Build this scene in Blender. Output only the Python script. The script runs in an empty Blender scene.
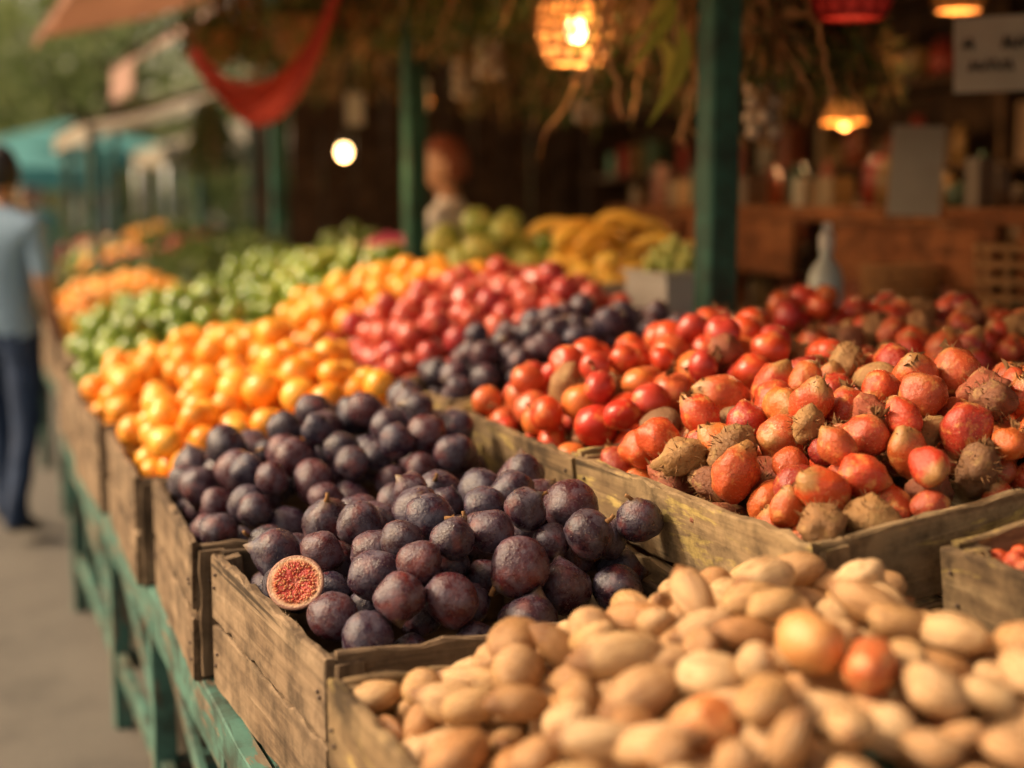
import bpy, bmesh, math, random
import numpy as np
from mathutils import Vector, Matrix, noise, Quaternion
random.seed(7); rng=np.random.default_rng(7)
U=random.uniform
scene=bpy.context.scene

# ---------------------------------------------------------------- mesh builder
class MB:
    def __init__(s): s.V=[];s.L=[];s.T=[];s.M=[];s.A=[];s.R=[];s.S=[];s.n=0
    def add(s,V,L,T,mat=0,lp=None,rnd=0.0,smooth=True):
        V=np.asarray(V,float).reshape(-1,3); T=np.asarray(T,int)
        s.V.append(V); s.L.append(np.asarray(L,int)+s.n); s.T.append(T)
        s.M.append(np.full(len(T),mat,int) if np.isscalar(mat) else np.asarray(mat,int))
        s.A.append(V if lp is None else np.asarray(lp,float).reshape(-1,3))
        s.R.append(np.full(len(V),rnd) if np.isscalar(rnd) else np.asarray(rnd,float))
        s.S.append(np.full(len(T),smooth,bool)); s.n+=len(V)
    def build(s,name,mats,parent=None,M=None):
        V=np.concatenate(s.V);L=np.concatenate(s.L);T=np.concatenate(s.T)
        me=bpy.data.meshes.new(name)
        me.vertices.add(len(V)); me.vertices.foreach_set('co',V.astype(np.float32).ravel())
        me.loops.add(len(L)); me.loops.foreach_set('vertex_index',L.astype(np.int32))
        me.polygons.add(len(T)); st=np.concatenate([[0],np.cumsum(T)[:-1]])
        me.polygons.foreach_set('loop_start',st.astype(np.int32))
        me.polygons.foreach_set('material_index',np.concatenate(s.M).astype(np.int32))
        me.polygons.foreach_set('use_smooth',np.concatenate(s.S))
        me.update(calc_edges=True)
        a=me.attributes.new('lp','FLOAT_VECTOR','POINT'); a.data.foreach_set('vector',np.concatenate(s.A).astype(np.float32).ravel())
        a=me.attributes.new('rnd','FLOAT','POINT'); a.data.foreach_set('value',np.concatenate(s.R).astype(np.float32))
        me.validate()
        for m in mats: me.materials.append(m)
        ob=bpy.data.objects.new(name,me); scene.collection.objects.link(ob)
        if M is not None: ob.matrix_world=M
        if parent: ob.parent=parent
        return ob

def rotm(a,b,c):
    return np.array(Matrix.Rotation(c,3,'Z')@Matrix.Rotation(b,3,'Y')@Matrix.Rotation(a,3,'X'))
def rand_rot():
    q=rng.normal(size=4); q/=np.linalg.norm(q)
    return np.array(Quaternion(q).to_matrix())

def board(mb,c,size,R=None,mat=0,seg=None,jit=0.0015,ch=0.003,rnd=None):
    """chamfered plank; size=(length,width,thickness), R columns = those directions"""
    if R is None: R=np.eye(3)
    Ln,W,T=size; seg=seg or max(1,int(Ln/0.03)); seg=min(seg,34)
    ch=min(ch,W*.3,T*.3); w=W/2;t=T/2
    sec=[(-w+ch,-t),(w-ch,-t),(w,-t+ch),(w,t-ch),(w-ch,t),(-w+ch,t),(-w,t-ch),(-w,-t+ch)]
    pts=[]
    off=rng.uniform(0,50,3)
    for i in range(seg+1):
        x=-Ln/2+Ln*i/seg
        jj=rng.normal(0,jit,2) if jit else np.zeros(2)
        if jit>.0018 and rng.uniform()<.08: jj[rng.integers(0,2)]+=rng.choice([-1,1])*jit*2.2
        for (a,b) in sec:
            j=rng.normal(0,jit*.5,3) if jit else np.zeros(3)
            pts.append((x+(j[0]*2 if i in(0,seg) else 0),a+j[1]+(jj[0] if a>0 else jj[1]),b+j[2]*.5))
    P=np.array(pts); L=[];Tt=[]
    for i in range(seg):
        for k in range(8):
            a=i*8+k;b=i*8+(k+1)%8
            L+=[a,b,b+8,a+8];Tt.append(4)
    L+=list(range(7,-1,-1));Tt.append(8)
    L+=[seg*8+k for k in range(8)];Tt.append(8)
    V=P@np.asarray(R).T+np.asarray(c)
    if np.linalg.det(R)<0: V=(P*[1,1,-1])@np.asarray(R).T+np.asarray(c)
    mb.add(V,L,Tt,mat,P+off,rnd if rnd is not None else U(0,1),smooth=False)
RX=np.eye(3)
RY=np.array([[0,-1,0],[1,0,0],[0,0,1.]])
RXZ=np.array([[1,0,0],[0,0,-1],[0,1,0.]])
RYZ=np.array([[0,0,1],[1,0,0],[0,1,0.]])
RZ=np.array([[0,1,0],[0,0,1],[1,0,0.]])
RZX=np.array([[0,0,1],[0,1,0],[-1,0,0.]])

def tube(mb,pts,rad,ns=8,mat=0,rnd=0.0,cap=True):
    pts=[Vector(p) for p in pts]; n=len(pts)
    if np.isscalar(rad): rad=[rad]*n
    V=[];lp=[];up=None;s=0
    for i,p in enumerate(pts):
        t=(pts[min(i+1,n-1)]-pts[max(i-1,0)]).normalized()
        if up is None:
            up=Vector((0,0,1)) if abs(t.z)<.9 else Vector((1,0,0))
        a=up.cross(t).normalized(); b=t.cross(a).normalized(); up=b if abs(b.dot(t))<.9 else up
        if i: s+=(pts[i]-pts[i-1]).length
        for k in range(ns):
            th=2*math.pi*k/ns
            V.append(p+(a*math.cos(th)+b*math.sin(th))*rad[i]); lp.append((s,math.cos(th)*rad[i],math.sin(th)*rad[i]))
    L=[];T=[]
    for i in range(n-1):
        for k in range(ns):
            a=i*ns+k;b=i*ns+(k+1)%ns
            L+=[a,b,b+ns,a+ns];T.append(4)
    if cap:
        L+=list(range(ns-1,-1,-1));T.append(ns);L+=[(n-1)*ns+k for k in range(ns)];T.append(ns)
    mb.add([tuple(v) for v in V],L,T,mat,lp,rnd)

def lathe(mb,prof,ns=24,mat=0,c=(0,0,0),R=None,rnd=0.0,wob=0):
    V=[];L=[];T=[]
    for i,(r,z) in enumerate(prof):
        for k in range(ns):
            th=2*math.pi*k/ns; rr=r*(1+wob*math.sin(3*th+i))
            V.append((rr*math.cos(th),rr*math.sin(th),z))
    for i in range(len(prof)-1):
        for k in range(ns):
            a=i*ns+k;b=i*ns+(k+1)%ns
            L+=[a,b,b+ns,a+ns];T.append(4)
    V=np.array(V); W=V if R is None else V@np.asarray(R).T
    mb.add(W+np.asarray(c),L,T,mat,V,rnd)

def ico(sub):
    bm=bmesh.new(); bmesh.ops.create_icosphere(bm,subdivisions=sub,radius=1)
    V=np.array([v.co[:] for v in bm.verts]); L=[];T=[]
    for f in bm.faces:
        for v in f.verts: L.append(v.index)
        T.append(3)
    bm.free(); return V,np.array(L),np.array(T)
ICO={i:ico(i) for i in (1,2,3,4)}

def nz(V,scale,off):
    return np.array([noise.noise(Vector(v*scale+off)) for v in V])

def ball(sub,amp=.05,sc=1.2,scale=(1,1,1),dimple=0,stem=0,point=0,ribs=0,seam=0,rough=0,rsc=5):
    V,L,T=ICO[sub]; V=V.copy(); off=rng.uniform(0,99,3)
    r=1+amp*nz(V,sc,off)
    if rough: r=r+rough*nz(V,rsc,off+5)
    z=V[:,2]; rho=np.sqrt(V[:,0]**2+V[:,1]**2)
    r=r-dimple*np.exp(-(rho/.28)**2)*(z>0)
    r=r+stem*np.exp(-(rho/.16)**2)*(z>0)+point*np.exp(-(rho/.35)**2)*(z>0)
    if ribs:
        th=np.arctan2(V[:,1],V[:,0]); r=r*(1+.018*np.cos(ribs*th)*np.clip(rho,0,1))
    if seam: r=r-seam*np.exp(-(V[:,0]/.07)**2)*(V[:,1]>0)*np.clip(V[:,1]*3,0,1)
    P=V*r[:,None]*np.array(scale)
    return P,L,T

# ---------------------------------------------------------------- materials
def new(name):
    m=bpy.data.materials.new(name); m.use_nodes=True; nt=m.node_tree
    b=nt.nodes['Principled BSDF']; return m,nt,b
class N:
    def __init__(s,nt): s.nt=nt
    def n(s,t,**k):
        x=s.nt.nodes.new('ShaderNode'+t)
        for a,b in k.items(): setattr(x,a,b)
        return x
    def l(s,a,b): s.nt.links.new(a,b)
    def attr(s,name):
        x=s.n('Attribute'); x.attribute_name=name; return x
    def coords(s,scale=(1,1,1)):
        a=s.attr('lp'); r=s.attr('rnd')
        mu=s.n('VectorMath',operation='MULTIPLY'); mu.inputs[1].default_value=scale; s.l(a.outputs['Vector'],mu.inputs[0])
        sc=s.n('Math',operation='MULTIPLY'); sc.inputs[1].default_value=57.3; s.l(r.outputs['Fac'],sc.inputs[0])
        ad=s.n('VectorMath',operation='ADD'); s.l(mu.outputs[0],ad.inputs[0]); s.l(sc.outputs[0],ad.inputs[1])
        return ad.outputs[0]
    def noise(s,vec,scale,detail=4,rough=.55,dist=0):
        x=s.n('TexNoise'); x.inputs['Scale'].default_value=scale;x.inputs['Detail'].default_value=detail
        x.inputs['Roughness'].default_value=rough;x.inputs['Distortion'].default_value=dist
        if vec is not None: s.l(vec,x.inputs['Vector'])
        return x.outputs['Fac']
    def ramp(s,fac,stops,interp='LINEAR'):
        x=s.n('ValToRGB'); x.color_ramp.interpolation=interp; e=x.color_ramp.elements
        while len(e)<len(stops): e.new(.5)
        for i,(p,c) in enumerate(stops):
            e[i].position=p; e[i].color=(c,c,c,1) if np.isscalar(c) else tuple(c)+(1,)
        s.l(fac,x.inputs[0]); return x.outputs[0]
    def mix(s,f,a,b,blend='MIX'):
        x=s.n('Mix',data_type='RGBA',blend_type=blend)
        for sock,v in ((x.inputs[0],f),(x.inputs[6],a),(x.inputs[7],b)):
            if isinstance(v,bpy.types.NodeSocket): s.l(v,sock)
            elif np.isscalar(v): sock.default_value=v
            else: sock.default_value=tuple(v)+(1,)
        return x.outputs[2]
    def bump(s,h,strength,dist,b):
        x=s.n('Bump'); x.inputs['Strength'].default_value=strength; x.inputs['Distance'].default_value=dist
        s.l(h,x.inputs['Height']); s.l(x.outputs[0],b.inputs['Normal'])

def fruit_mat(name,cols,patch=None,patch_rng=(.5,.7),pscale=1.3,tip=None,tip_rng=(.6,1),bloom=None,bloom_rng=(.45,.75),bloom_amt=.6,
              speck=None,rough=(.3,.5),bump=.15,bscale=9,spec=.5,stretch=(1,1,1),dark=None,dark_rng=(.58,.75)):
    m,nt,b=new(name); g=N(nt)
    r=g.attr('rnd').outputs['Fac']; vec=g.coords(stretch)
    k=len(cols); c=g.ramp(r,[(i/(k-1) if k>1 else 0,cols[i]) for i in range(k)])
    if patch:
        c=g.mix(g.ramp(g.noise(vec,pscale,4,.6),[(patch_rng[0],0.),(patch_rng[1],1.)]),c,patch)
    if tip:
        sp=g.n('SeparateXYZ'); g.l(g.attr('lp').outputs['Vector'],sp.inputs[0])
        ad=g.n('Math',operation='ADD'); g.l(sp.outputs[2],ad.inputs[0])
        nn=g.n('Math',operation='MULTIPLY'); g.l(g.noise(vec,2.5,3),nn.inputs[0]); nn.inputs[1].default_value=.5
        g.l(nn.outputs[0],ad.inputs[1])
        mr=g.n('MapRange'); mr.inputs[1].default_value=tip_rng[0]; mr.inputs[2].default_value=tip_rng[1]; g.l(ad.outputs[0],mr.inputs[0])
        c=g.mix(mr.outputs[0],c,tip)
    if dark:
        c=g.mix(g.ramp(g.noise(vec,3.4,6,.7,.6),[(dark_rng[0],0.),(dark_rng[1],.85)]),c,dark)
    ro=g.ramp(g.noise(vec,2.2,5,.65),[(.3,rough[0]),(.7,rough[1])])
    if bloom:
        f=g.ramp(g.noise(vec,1.9,6,.7,.4),[(bloom_rng[0],0.),(bloom_rng[1],bloom_amt)])
        c=g.mix(f,c,bloom); ro=g.mix(f,ro,(.62,.62,.62))
    if speck:
        f=g.ramp(g.noise(vec,14,2,.6),[(.62,0.),(.72,.7)]); c=g.mix(f,c,speck)
    g.l(c,b.inputs['Base Color']); g.l(ro,b.inputs['Roughness'])
    b.inputs['Specular IOR Level'].default_value=spec
    g.bump(g.noise(vec,bscale,6,.65),bump,.004,b)
    return m

def wood_mat(name,c1,c2,c3,paint=None,paint_rng=(.5,.56),rough=.85,sc=1.0,bump=.6,dirt=.75):
    m,nt,b=new(name); g=N(nt)
    vec=g.coords((3*sc,45*sc,45*sc)); v2=g.coords((1,1,1)); v3=g.coords((2,9,9))
    grain=g.noise(vec,1.0,6,.65,.6)
    c=g.ramp(grain,[(.28,c1),(.5,c2),(.72,c3)])
    r=g.attr('rnd').outputs['Fac']
    c=g.mix(g.ramp(r,[(0,.0),(1,.65)]),c,g.mix(.5,c,c1))
    c=g.mix(g.ramp(g.noise(v2,4,4,.6),[(.4,0.),(.65,.45)]),c,tuple(x*1.25 for x in c3))
    dr=g.ramp(g.noise(v2,9,6,.7),[(.42,0.),(.64,dirt)])
    h=grain
    if paint:
        pf=g.ramp(g.noise(v3,2.2,7,.72,.3),[(paint_rng[0],0.),(paint_rng[1],1.)])
        pc=g.mix(g.ramp(g.noise(v2,5,5,.6),[(.35,0.),(.7,.6)]),paint,tuple(x*.45 for x in paint))
        c=g.mix(pf,c,pc)
    c=g.mix(dr,c,tuple(x*.35 for x in c1))
    ck=g.ramp(g.noise(g.coords((1.2,70,70)),1.0,3,.5,.3),[(.66,0.),(.72,.8)]); c=g.mix(ck,c,tuple(x*.25 for x in c1))
    g.l(c,b.inputs['Base Color']); b.inputs['Roughness'].default_value=rough; b.inputs['Specular IOR Level'].default_value=.25
    g.bump(h,bump,.004,b); return m

def flat_mat(name,col,rough=.7,var=.35,sc=6,metal=0,emit=None,es=0):
    m,nt,b=new(name); g=N(nt); vec=g.coords((1,1,1))
    c=g.mix(g.ramp(g.noise(vec,sc,5,.6),[(.3,0.),(.75,1.)]),col,tuple(x*(1-var) for x in col))
    g.l(c,b.inputs['Base Color']); b.inputs['Roughness'].default_value=rough; b.inputs['Metallic'].default_value=metal
    if emit: b.inputs['Emission Color'].default_value=tuple(emit)+(1,); b.inputs['Emission Strength'].default_value=es
    return m
def multi_mat(name,cols,rough=.6,trans=False):
    m,nt,b=new(name); g=N(nt); k=len(cols)
    c=g.ramp(g.attr('rnd').outputs['Fac'],[(i/k,cols[i]) for i in range(k)],'CONSTANT' if not trans else 'LINEAR')
    vec=g.coords((1,1,1)); c=g.mix(g.ramp(g.noise(vec,7,4),[(.35,0.),(.8,.5)]),c,(.02,.015,.01))
    g.l(c,b.inputs['Base Color']); b.inputs['Roughness'].default_value=rough
    if trans:
        tr=g.n('BsdfTranslucent'); g.l(c,tr.inputs['Color']); mx=g.n('MixShader'); mx.inputs[0].default_value=.4
        g.l(b.outputs[0],mx.inputs[1]); g.l(tr.outputs[0],mx.inputs[2]); g.l(mx.outputs[0],nt.nodes['Material Output'].inputs[0])
    return m

M_fig=fruit_mat('fig_skin',[(.013,.006,.016),(.028,.008,.018),(.065,.012,.018),(.016,.011,.032),(.035,.011,.02)],patch=(.15,.028,.026),patch_rng=(.52,.76),pscale=1.1,
    tip=(.16,.10,.05),tip_rng=(1.18,1.4),bloom=(.18,.185,.25),bloom_rng=(.42,.78),bloom_amt=.62,speck=(.28,.22,.19),rough=(.14,.34),bump=.6,bscale=6)
RD=[(.46,.035,.018),(.58,.085,.02),(.30,.018,.02),(.60,.15,.03),(.36,.025,.018),(.54,.11,.035),(.22,.012,.015)]
M_red=fruit_mat('red_fruit_skin',RD,patch=(.66,.32,.09),patch_rng=(.55,.74),pscale=1.4,
    tip=(.40,.20,.07),tip_rng=(1.05,1.4),dark=(.13,.035,.015),speck=(.7,.42,.18),rough=(.13,.36),bump=.6,bscale=5)
M_tom=fruit_mat('tomato_skin',[(.48,.028,.015),(.58,.07,.02),(.38,.028,.03),(.62,.16,.035)],patch=(.7,.28,.08),patch_rng=(.55,.8),tip=(.4,.2,.07),tip_rng=(1.2,1.5),dark=(.2,.03,.02),dark_rng=(.62,.85),rough=(.13,.3),bump=.25)
M_pink=fruit_mat('pink_tomato_skin',[(.44,.045,.035),(.52,.09,.05),(.36,.03,.04)],patch=(.6,.22,.1),patch_rng=(.55,.85),rough=(.2,.4),bump=.2)
M_org=fruit_mat('orange_peel',[(.86,.32,.025),(.9,.42,.04),(.82,.25,.015),(.9,.48,.06)],patch=(.92,.54,.1),patch_rng=(.5,.8),rough=(.22,.38),bump=.15,bscale=14)
M_grn=fruit_mat('lime_peel',[(.13,.21,.022),(.22,.31,.035),(.075,.14,.018),(.30,.36,.05)],patch=(.34,.37,.06),patch_rng=(.5,.85),rough=(.14,.28),bump=.15,bscale=12)
M_pal=fruit_mat('pale_green_peel',[(.32,.37,.08),(.44,.45,.11),(.24,.32,.06)],patch=(.5,.45,.14),rough=(.25,.4))
M_yel=fruit_mat('yellow_peel',[(.8,.46,.06),(.84,.55,.1),(.66,.36,.05)],patch=(.45,.42,.07),rough=(.3,.45))
M_nut=fruit_mat('nut_shell',[(.50,.28,.125),(.63,.41,.21),(.40,.21,.085),(.68,.47,.26),(.54,.33,.145),(.47,.23,.09),(.62,.41,.22)],patch=(.30,.14,.055),patch_rng=(.5,.75),pscale=1.2,
    tip=(.26,.12,.045),tip_rng=(1.25,1.6),speck=(.28,.13,.045),dark=(.22,.10,.04),dark_rng=(.6,.8),rough=(.16,.38),bump=.8,bscale=4,stretch=(2.6,2.6,.6))
M_onut=fruit_mat('orange_shell',[(.6,.22,.07),(.5,.13,.045),(.66,.32,.11)],patch=(.66,.42,.18),rough=(.2,.35),bump=.4)
M_brn=fruit_mat('dried_husk',[(.25,.11,.04),(.36,.19,.065),(.16,.07,.03),(.36,.075,.03)],patch=(.46,.30,.11),patch_rng=(.55,.8),rough=(.4,.8),bump=1.0,bscale=5,dark=(.06,.03,.015))
M_cal=flat_mat('dry_calyx',(.28,.14,.05),.9,.6,40)
M_iron=flat_mat('rusty_nail',(.08,.045,.03),.7,.5,60)
W_crate=wood_mat('crate_wood',(.065,.042,.026),(.19,.128,.078),(.31,.225,.145))
W_crate2=wood_mat('crate_wood_painted',(.08,.05,.028),(.22,.145,.075),(.35,.25,.135),paint=(.50,.37,.13),paint_rng=(.54,.59),dirt=.9)
W_teal=wood_mat('teal_painted_wood',(.07,.05,.035),(.18,.145,.10),(.26,.22,.16),paint=(.085,.20,.165),paint_rng=(.42,.47),rough=.6,bump=.3)
W_post=wood_mat('green_post_paint',(.04,.07,.05),(.05,.09,.06),(.08,.12,.08),paint=(.03,.115,.082),paint_rng=(.32,.36),rough=.5,bump=.2)
W_dark=wood_mat('dark_wood',(.035,.02,.011),(.085,.048,.026),(.13,.075,.04),sc=.6)
W_mid=wood_mat('counter_wood',(.12,.038,.014),(.28,.095,.03),(.38,.15,.055),sc=.7)

# ---------------------------------------------------------------- packing
def pack(w,l,prof,r,jr,depth=3.0,wall=.018,kc=36,maxn=900,stop=-.35,excl=()):
    C=np.zeros((0,3));R=np.zeros(0); fails=0
    C0=[np.array(e[:3]) for e in excl]; R0=[e[3] for e in excl]
    if C0: C=np.array(C0); R=np.array(R0)
    while len(C)<maxn and fails<12:
        ri=r*(1+rng.uniform(-jr,jr))
        x=rng.uniform(wall+ri*.8,w-wall-ri*.8,kc); y=rng.uniform(wall+ri*.8,l-wall-ri*.8,kc)
        pf=prof(x/w,y/l); z=pf-depth*r
        if len(C):
            d2=(x[:,None]-C[:,0])**2+(y[:,None]-C[:,1])**2
            s=(ri+R)[None,:]*.95
            h=np.where(d2<s*s,C[:,2]+np.sqrt(np.maximum(s*s-d2,0)),-9)
            z=np.maximum(z,h.max(1))
        k=np.argmin(z-pf)
        if z[k]-pf[k]>stop*r: fails+=1; continue
        C=np.vstack([C,[x[k],y[k],z[k]]]); R=np.append(R,ri)
    n=len(C0); return C[n:],R[n:]

def heap(tilt,H,p=4,base=-.01):
    return lambda u,v: base+tilt*u+H*(1-np.abs(2*u-1)**p)*(1-np.abs(2*v-1)**p)

T_fig=[ball(3,.16,1.1,(1,U(.93,1),U(.88,1.04)),0,random.choice([0,.22,.3]),.08,ribs=random.choice([0,7,9]),rough=.03) for _ in range(14)]
T_red=[ball(3,.2,1.5,(1,U(.88,1),U(.88,1.3)),0,0,.16,rough=.05) for _ in range(14)]
T_husk=[ball(3,.25,1.6,(1,.9,U(1,1.4)),0,0,.15,rough=.22,rsc=5) for _ in range(6)]
T_tom=[ball(3,.10,1.2,(1,1,U(.8,1.0)),.15,rough=.015) for _ in range(8)]
T_org=[ball(2,.05,1.0,(1,1,U(.92,1.08)),.06) for _ in range(5)]
T_org3=[ball(3,.07,1.0,(1,1,U(.9,1.12)),.08) for _ in range(6)]
T_nut=[ball(3,.14,1.0,(U(.80,.95),U(.68,.85),U(1.2,1.62)),0,.05,U(.08,.24),seam=random.choice([0,.12,.16]),rough=.03) for _ in range(16)]
T_lim=[ball(2,.05,1.0,(1,1,U(.98,1.1)),0,.05,.04) for _ in range(5)]

def calyx(mb,c,R,r,mat,n=9,ln=.55,spread=1.1):
    for i in range(n):
        th=U(0,6.283); a=U(.05,spread); L_=r*ln*U(.4,1.2)
        d=np.array([math.cos(th)*math.sin(a),math.sin(th)*math.sin(a),math.cos(a)])
        side=np.array([-math.sin(th),math.cos(th),0])*r*U(.04,.10)
        q=U(.02,.22)
        b0=np.array([math.cos(th)*r*q,math.sin(th)*r*q,r*.93])
        P=np.array([b0-side,b0+side,b0+d*L_*.6+side*.8+rng.normal(0,r*.09,3),b0+d*L_+rng.normal(0,r*.14,3),b0+d*L_*.6-side*.8])
        mb.add(P@R.T+c,[0,1,2,3,4],[5],mat,P*20,U(0,1),smooth=False)
def hairs(mb,c,r,mat,n=90):
    d=rng.normal(size=(n,3)); d/=np.linalg.norm(d,axis=1)[:,None]
    t=np.cross(d,rng.normal(size=(n,3))); t/=np.linalg.norm(t,axis=1)[:,None]
    b0=d*r*.95; w=r*.035; tip=d*r*rng.uniform(1.15,1.5,n)[:,None]+t*r*rng.uniform(0,.28,n)[:,None]; s=np.cross(d,t)*w
    P=np.stack([b0-s,b0+s,tip],1).reshape(-1,3)+c
    mb.add(P,np.arange(3*n),[3]*n,mat,P*20,U(0,1),smooth=False)

def put(mb,tpl,c,r,R,mat=0,rnd=None,scale=(1,1,1)):
    V,L,T=tpl; mb.add((V*np.array(scale)*r)@R.T+c,L,T,mat,V,rng.uniform(0,1) if rnd is None else rnd)

def crate_matrix(ox,oy,zt,rz,tilt): 
    return Matrix.Translation((ox,oy,zt))@Matrix.Rotation(rz,4,'Z')@Matrix.Rotation(-tilt,4,'Y')

def make_crate(ox,oy,zt,w,l,h=.25,rz=0,tilt=0,mat=None,t=.016):
    mb=MB(); hb=h/2-.007; J=.0020
    V,L,T=ICO[1]
    for s in (0,1):
        zc=-hb/2-s*(hb+.012)
        dz=U(-.004,.004)
        board(mb,(t/2,l/2,zc+dz),(l,hb,t),RYZ,jit=J); board(mb,(w-t/2,l/2,zc),(l,hb,t),RYZ,jit=J)
        board(mb,(w/2,t/2,zc-dz),(w-2*t-.004,hb,t),RXZ,jit=J); board(mb,(w/2,l-t/2,zc),(w-2*t-.004,hb,t),RXZ,jit=J)
    for (x,y) in ((t+.016,t+.016),(w-t-.016,t+.016),(t+.016,l-t-.016),(w-t-.016,l-t-.016)):
        board(mb,(x,y,-h/2-.003+U(-.004,.006)),(h-.012,.028,.028),RZ,jit=J)
    nb=5
    for i in range(nb): board(mb,(w*(i+.5)/nb,l/2,-h+.008),(l-2*t-.006,w/nb-.012,.01),RY)
    for x in (.035,w-.035):
        board(mb,(x,-.008,-h/2),(h-.02,.045,.010),RZ)
    for s in (0,1):
        zc=-hb/2-s*(hb+.012)
        for x in (.03,.042,w-.03,w-.042):
            mb.add(V*.003+np.array([x,-.0145,zc+U(-.02,.02)]),L,T,1)
        for y in (.02,.03,l-.02,l-.03):
            mb.add(V*.0035+np.array([-.0015,y,zc+U(-.03,.03)]),L,T,1)
    for k in range(30):
        e=random.choice('xy'); 
        p=np.array([U(0,t),U(.02,l-.02),0.0]) if e=='y' else np.array([U(.02,w-.02),U(0,t),0.0])
        ax=np.array([0,1.,0]) if e=='y' else np.array([1.,0,0]); ln=U(.01,.03)*random.choice([-1,1])
        P=np.array([p-[0,0,.003],p+ax*ln*.3-[0,0,.003],p+ax*ln+np.array([U(-.006,.003),U(-.006,.003),U(.001,.008)])])
        mb.add(P,[0,1,2],[3],0,P*3,U(0,1),smooth=False)
    return mb.build('wooden_crate',[mat or W_crate,M_iron],M=crate_matrix(ox,oy,zt,rz,tilt))

def stock(name,kind,mats,ox,oy,zt,w,l,h=.25,rz=0,tilt=0,cm=None,prof=None,r=.04,jr=.12,depth=3.0,excl=(),**k):
    make_crate(ox,oy,zt,w,l,h,rz,tilt,cm)
    Mi=crate_matrix(ox,oy,zt,rz,tilt); inv=Mi.inverted()
    ex=[tuple(inv@Vector(e[:3]))+(e[3],) for e in excl]
    C,R=pack(w,l,prof,r,jr,depth,excl=ex,**k); mb=MB()
    for c,ri in zip(C,R):
        if ex and any(c[2]>e[2]-.02 and np.hypot(c[0]-e[0],c[1]-e[1])<ri+e[3]-.01 for e in ex): continue
        if kind=='fig':
            Q=rand_rot(); put(mb,random.choice(T_fig),c,ri,Q)
            if U(0,1)<.3: tube(mb,[Q@np.array([0,0,ri*.98])+c,Q@np.array([.1*ri,0,ri*1.2])+c,Q@np.array([.2*ri,.05*ri,ri*1.33])+c],[ri*.12,ri*.08,ri*.09],6,1,U(0,1))
        elif kind=='tomato':
            Q=rand_rot(); q=U(0,1)
            if q>.95: put(mb,random.choice(T_husk),c,ri*.9,Q,2); calyx(mb,c,Q,ri,1,16,.5)
            else:
                put(mb,random.choice(T_tom),c,ri,Q)
                if q<.55: calyx(mb,c,Q,ri,1,7,.45)
        elif kind=='pink': put(mb,random.choice(T_tom),c,ri,rand_rot(),0)
        elif kind=='red':
            q=U(0,1)
            Q=rotm(U(-.9,.9),U(-.9,.9),U(0,6)) if q<.4 else rand_rot()
            if q>.96: put(mb,random.choice(T_nut),c,ri*1.1,rotm(U(1.1,1.9),0,U(0,6)),2)
            elif q>.78:
                put(mb,random.choice(T_husk),c,ri*.92,Q,2); hairs(mb,c,ri*.92,1,110); calyx(mb,c,Q,ri*.9,1,18,.6,1.3)
            else:
                put(mb,random.choice(T_red),c,ri,Q)
                if q<.34: calyx(mb,c,Q,ri,1,16,.55)
                elif q<.48: calyx(mb,c,Q,ri,1,6,.7,.5)
        elif kind=='orange': put(mb,random.choice(T_org3 if oy<4.2 else T_org),c,ri,rand_rot())
        elif kind=='lime': put(mb,random.choice(T_org3 if oy<4.9 else T_lim),c,ri,rand_rot())
        elif kind=='nut':
            q=U(0,1)
            if q<.12: put(mb,random.choice(T_org3),c,ri,rand_rot())
            elif q<.15: put(mb,random.choice(T_red),c,ri*1.05,rand_rot(),1)
            else: put(mb,random.choice(T_nut),c,ri*1.04,rotm(math.pi/2+rng.normal(0,.42),0,U(0,6)))
        elif kind=='berry': put(mb,T_lim[0],c,ri,rand_rot())
    return mb.build(name,mats,M=Mi)

rad=math.radians
FIGP=(.474,2.035,.985)
TOMP=(.835,1.225,1.088)
stock('nut_pile','nut',[M_nut,M_onut],.455,.86,.94,.74,.86,rz=rad(1),cm=W_crate2,prof=heap(.10,.115,3,-.015),r=.0265,jr=.26,depth=3.4,maxn=1700,excl=[TOMP+(.036,)])
stock('fig_pile','fig',[M_fig,M_cal],.458,1.805,.94,.60,.645,rz=rad(3.2),prof=heap(.10,.09,4,.0),r=.0385,jr=.2,excl=[FIGP+(.043,)])
stock('fig_pile','fig',[M_fig,M_cal],.396,2.51,.94,.63,.635,rz=rad(-2),prof=heap(.14,.11,4,.0),r=.039,jr=.18)
stock('orange_pile','orange',[M_org],.385,3.20,.935,.65,.71,rz=rad(-1.5),prof=heap(.17,.12,4,.0),r=.041,jr=.16)
stock('orange_pile','orange',[M_org],.39,4.00,.94,.65,.66,rz=rad(1),prof=heap(.17,.12,4,.0),r=.041,jr=.16)
stock('lime_pile','lime',[M_grn],.40,4.70,.94,.65,.86,prof=heap(.19,.17),r=.046)
tB=rad(7)
stock('red_berry_pile','berry',[M_red],1.215,.75,1.10,.6,.745,tilt=tB,cm=W_crate2,prof=heap(.0,.05,4,-.03),r=.014,depth=2.2,maxn=1400)
stock('rosy_fruit_pile','red',[M_red,M_cal,M_brn],1.045,1.545,1.10,.70,.70,rz=rad(1.5),tilt=tB,cm=W_crate2,prof=heap(.05,.10,4,.0),r=.032,jr=.25)
stock('tomato_pile','tomato',[M_tom,M_cal,M_brn],1.03,2.27,1.10,.70,.68,rz=rad(-1),tilt=tB,cm=W_crate2,prof=heap(.06,.10,4,.01),r=.036,jr=.2)
stock('plum_pile','fig',[M_fig,M_cal],1.05,2.98,1.10,.70,.38,tilt=tB,cm=W_crate2,prof=heap(.05,.10,4,.01),r=.035)
stock('tomato_pile','pink',[M_pink],1.05,3.39,1.10,.74,.82,tilt=tB,cm=W_crate2,prof=heap(.08,.12,4,.03),r=.038)
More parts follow.
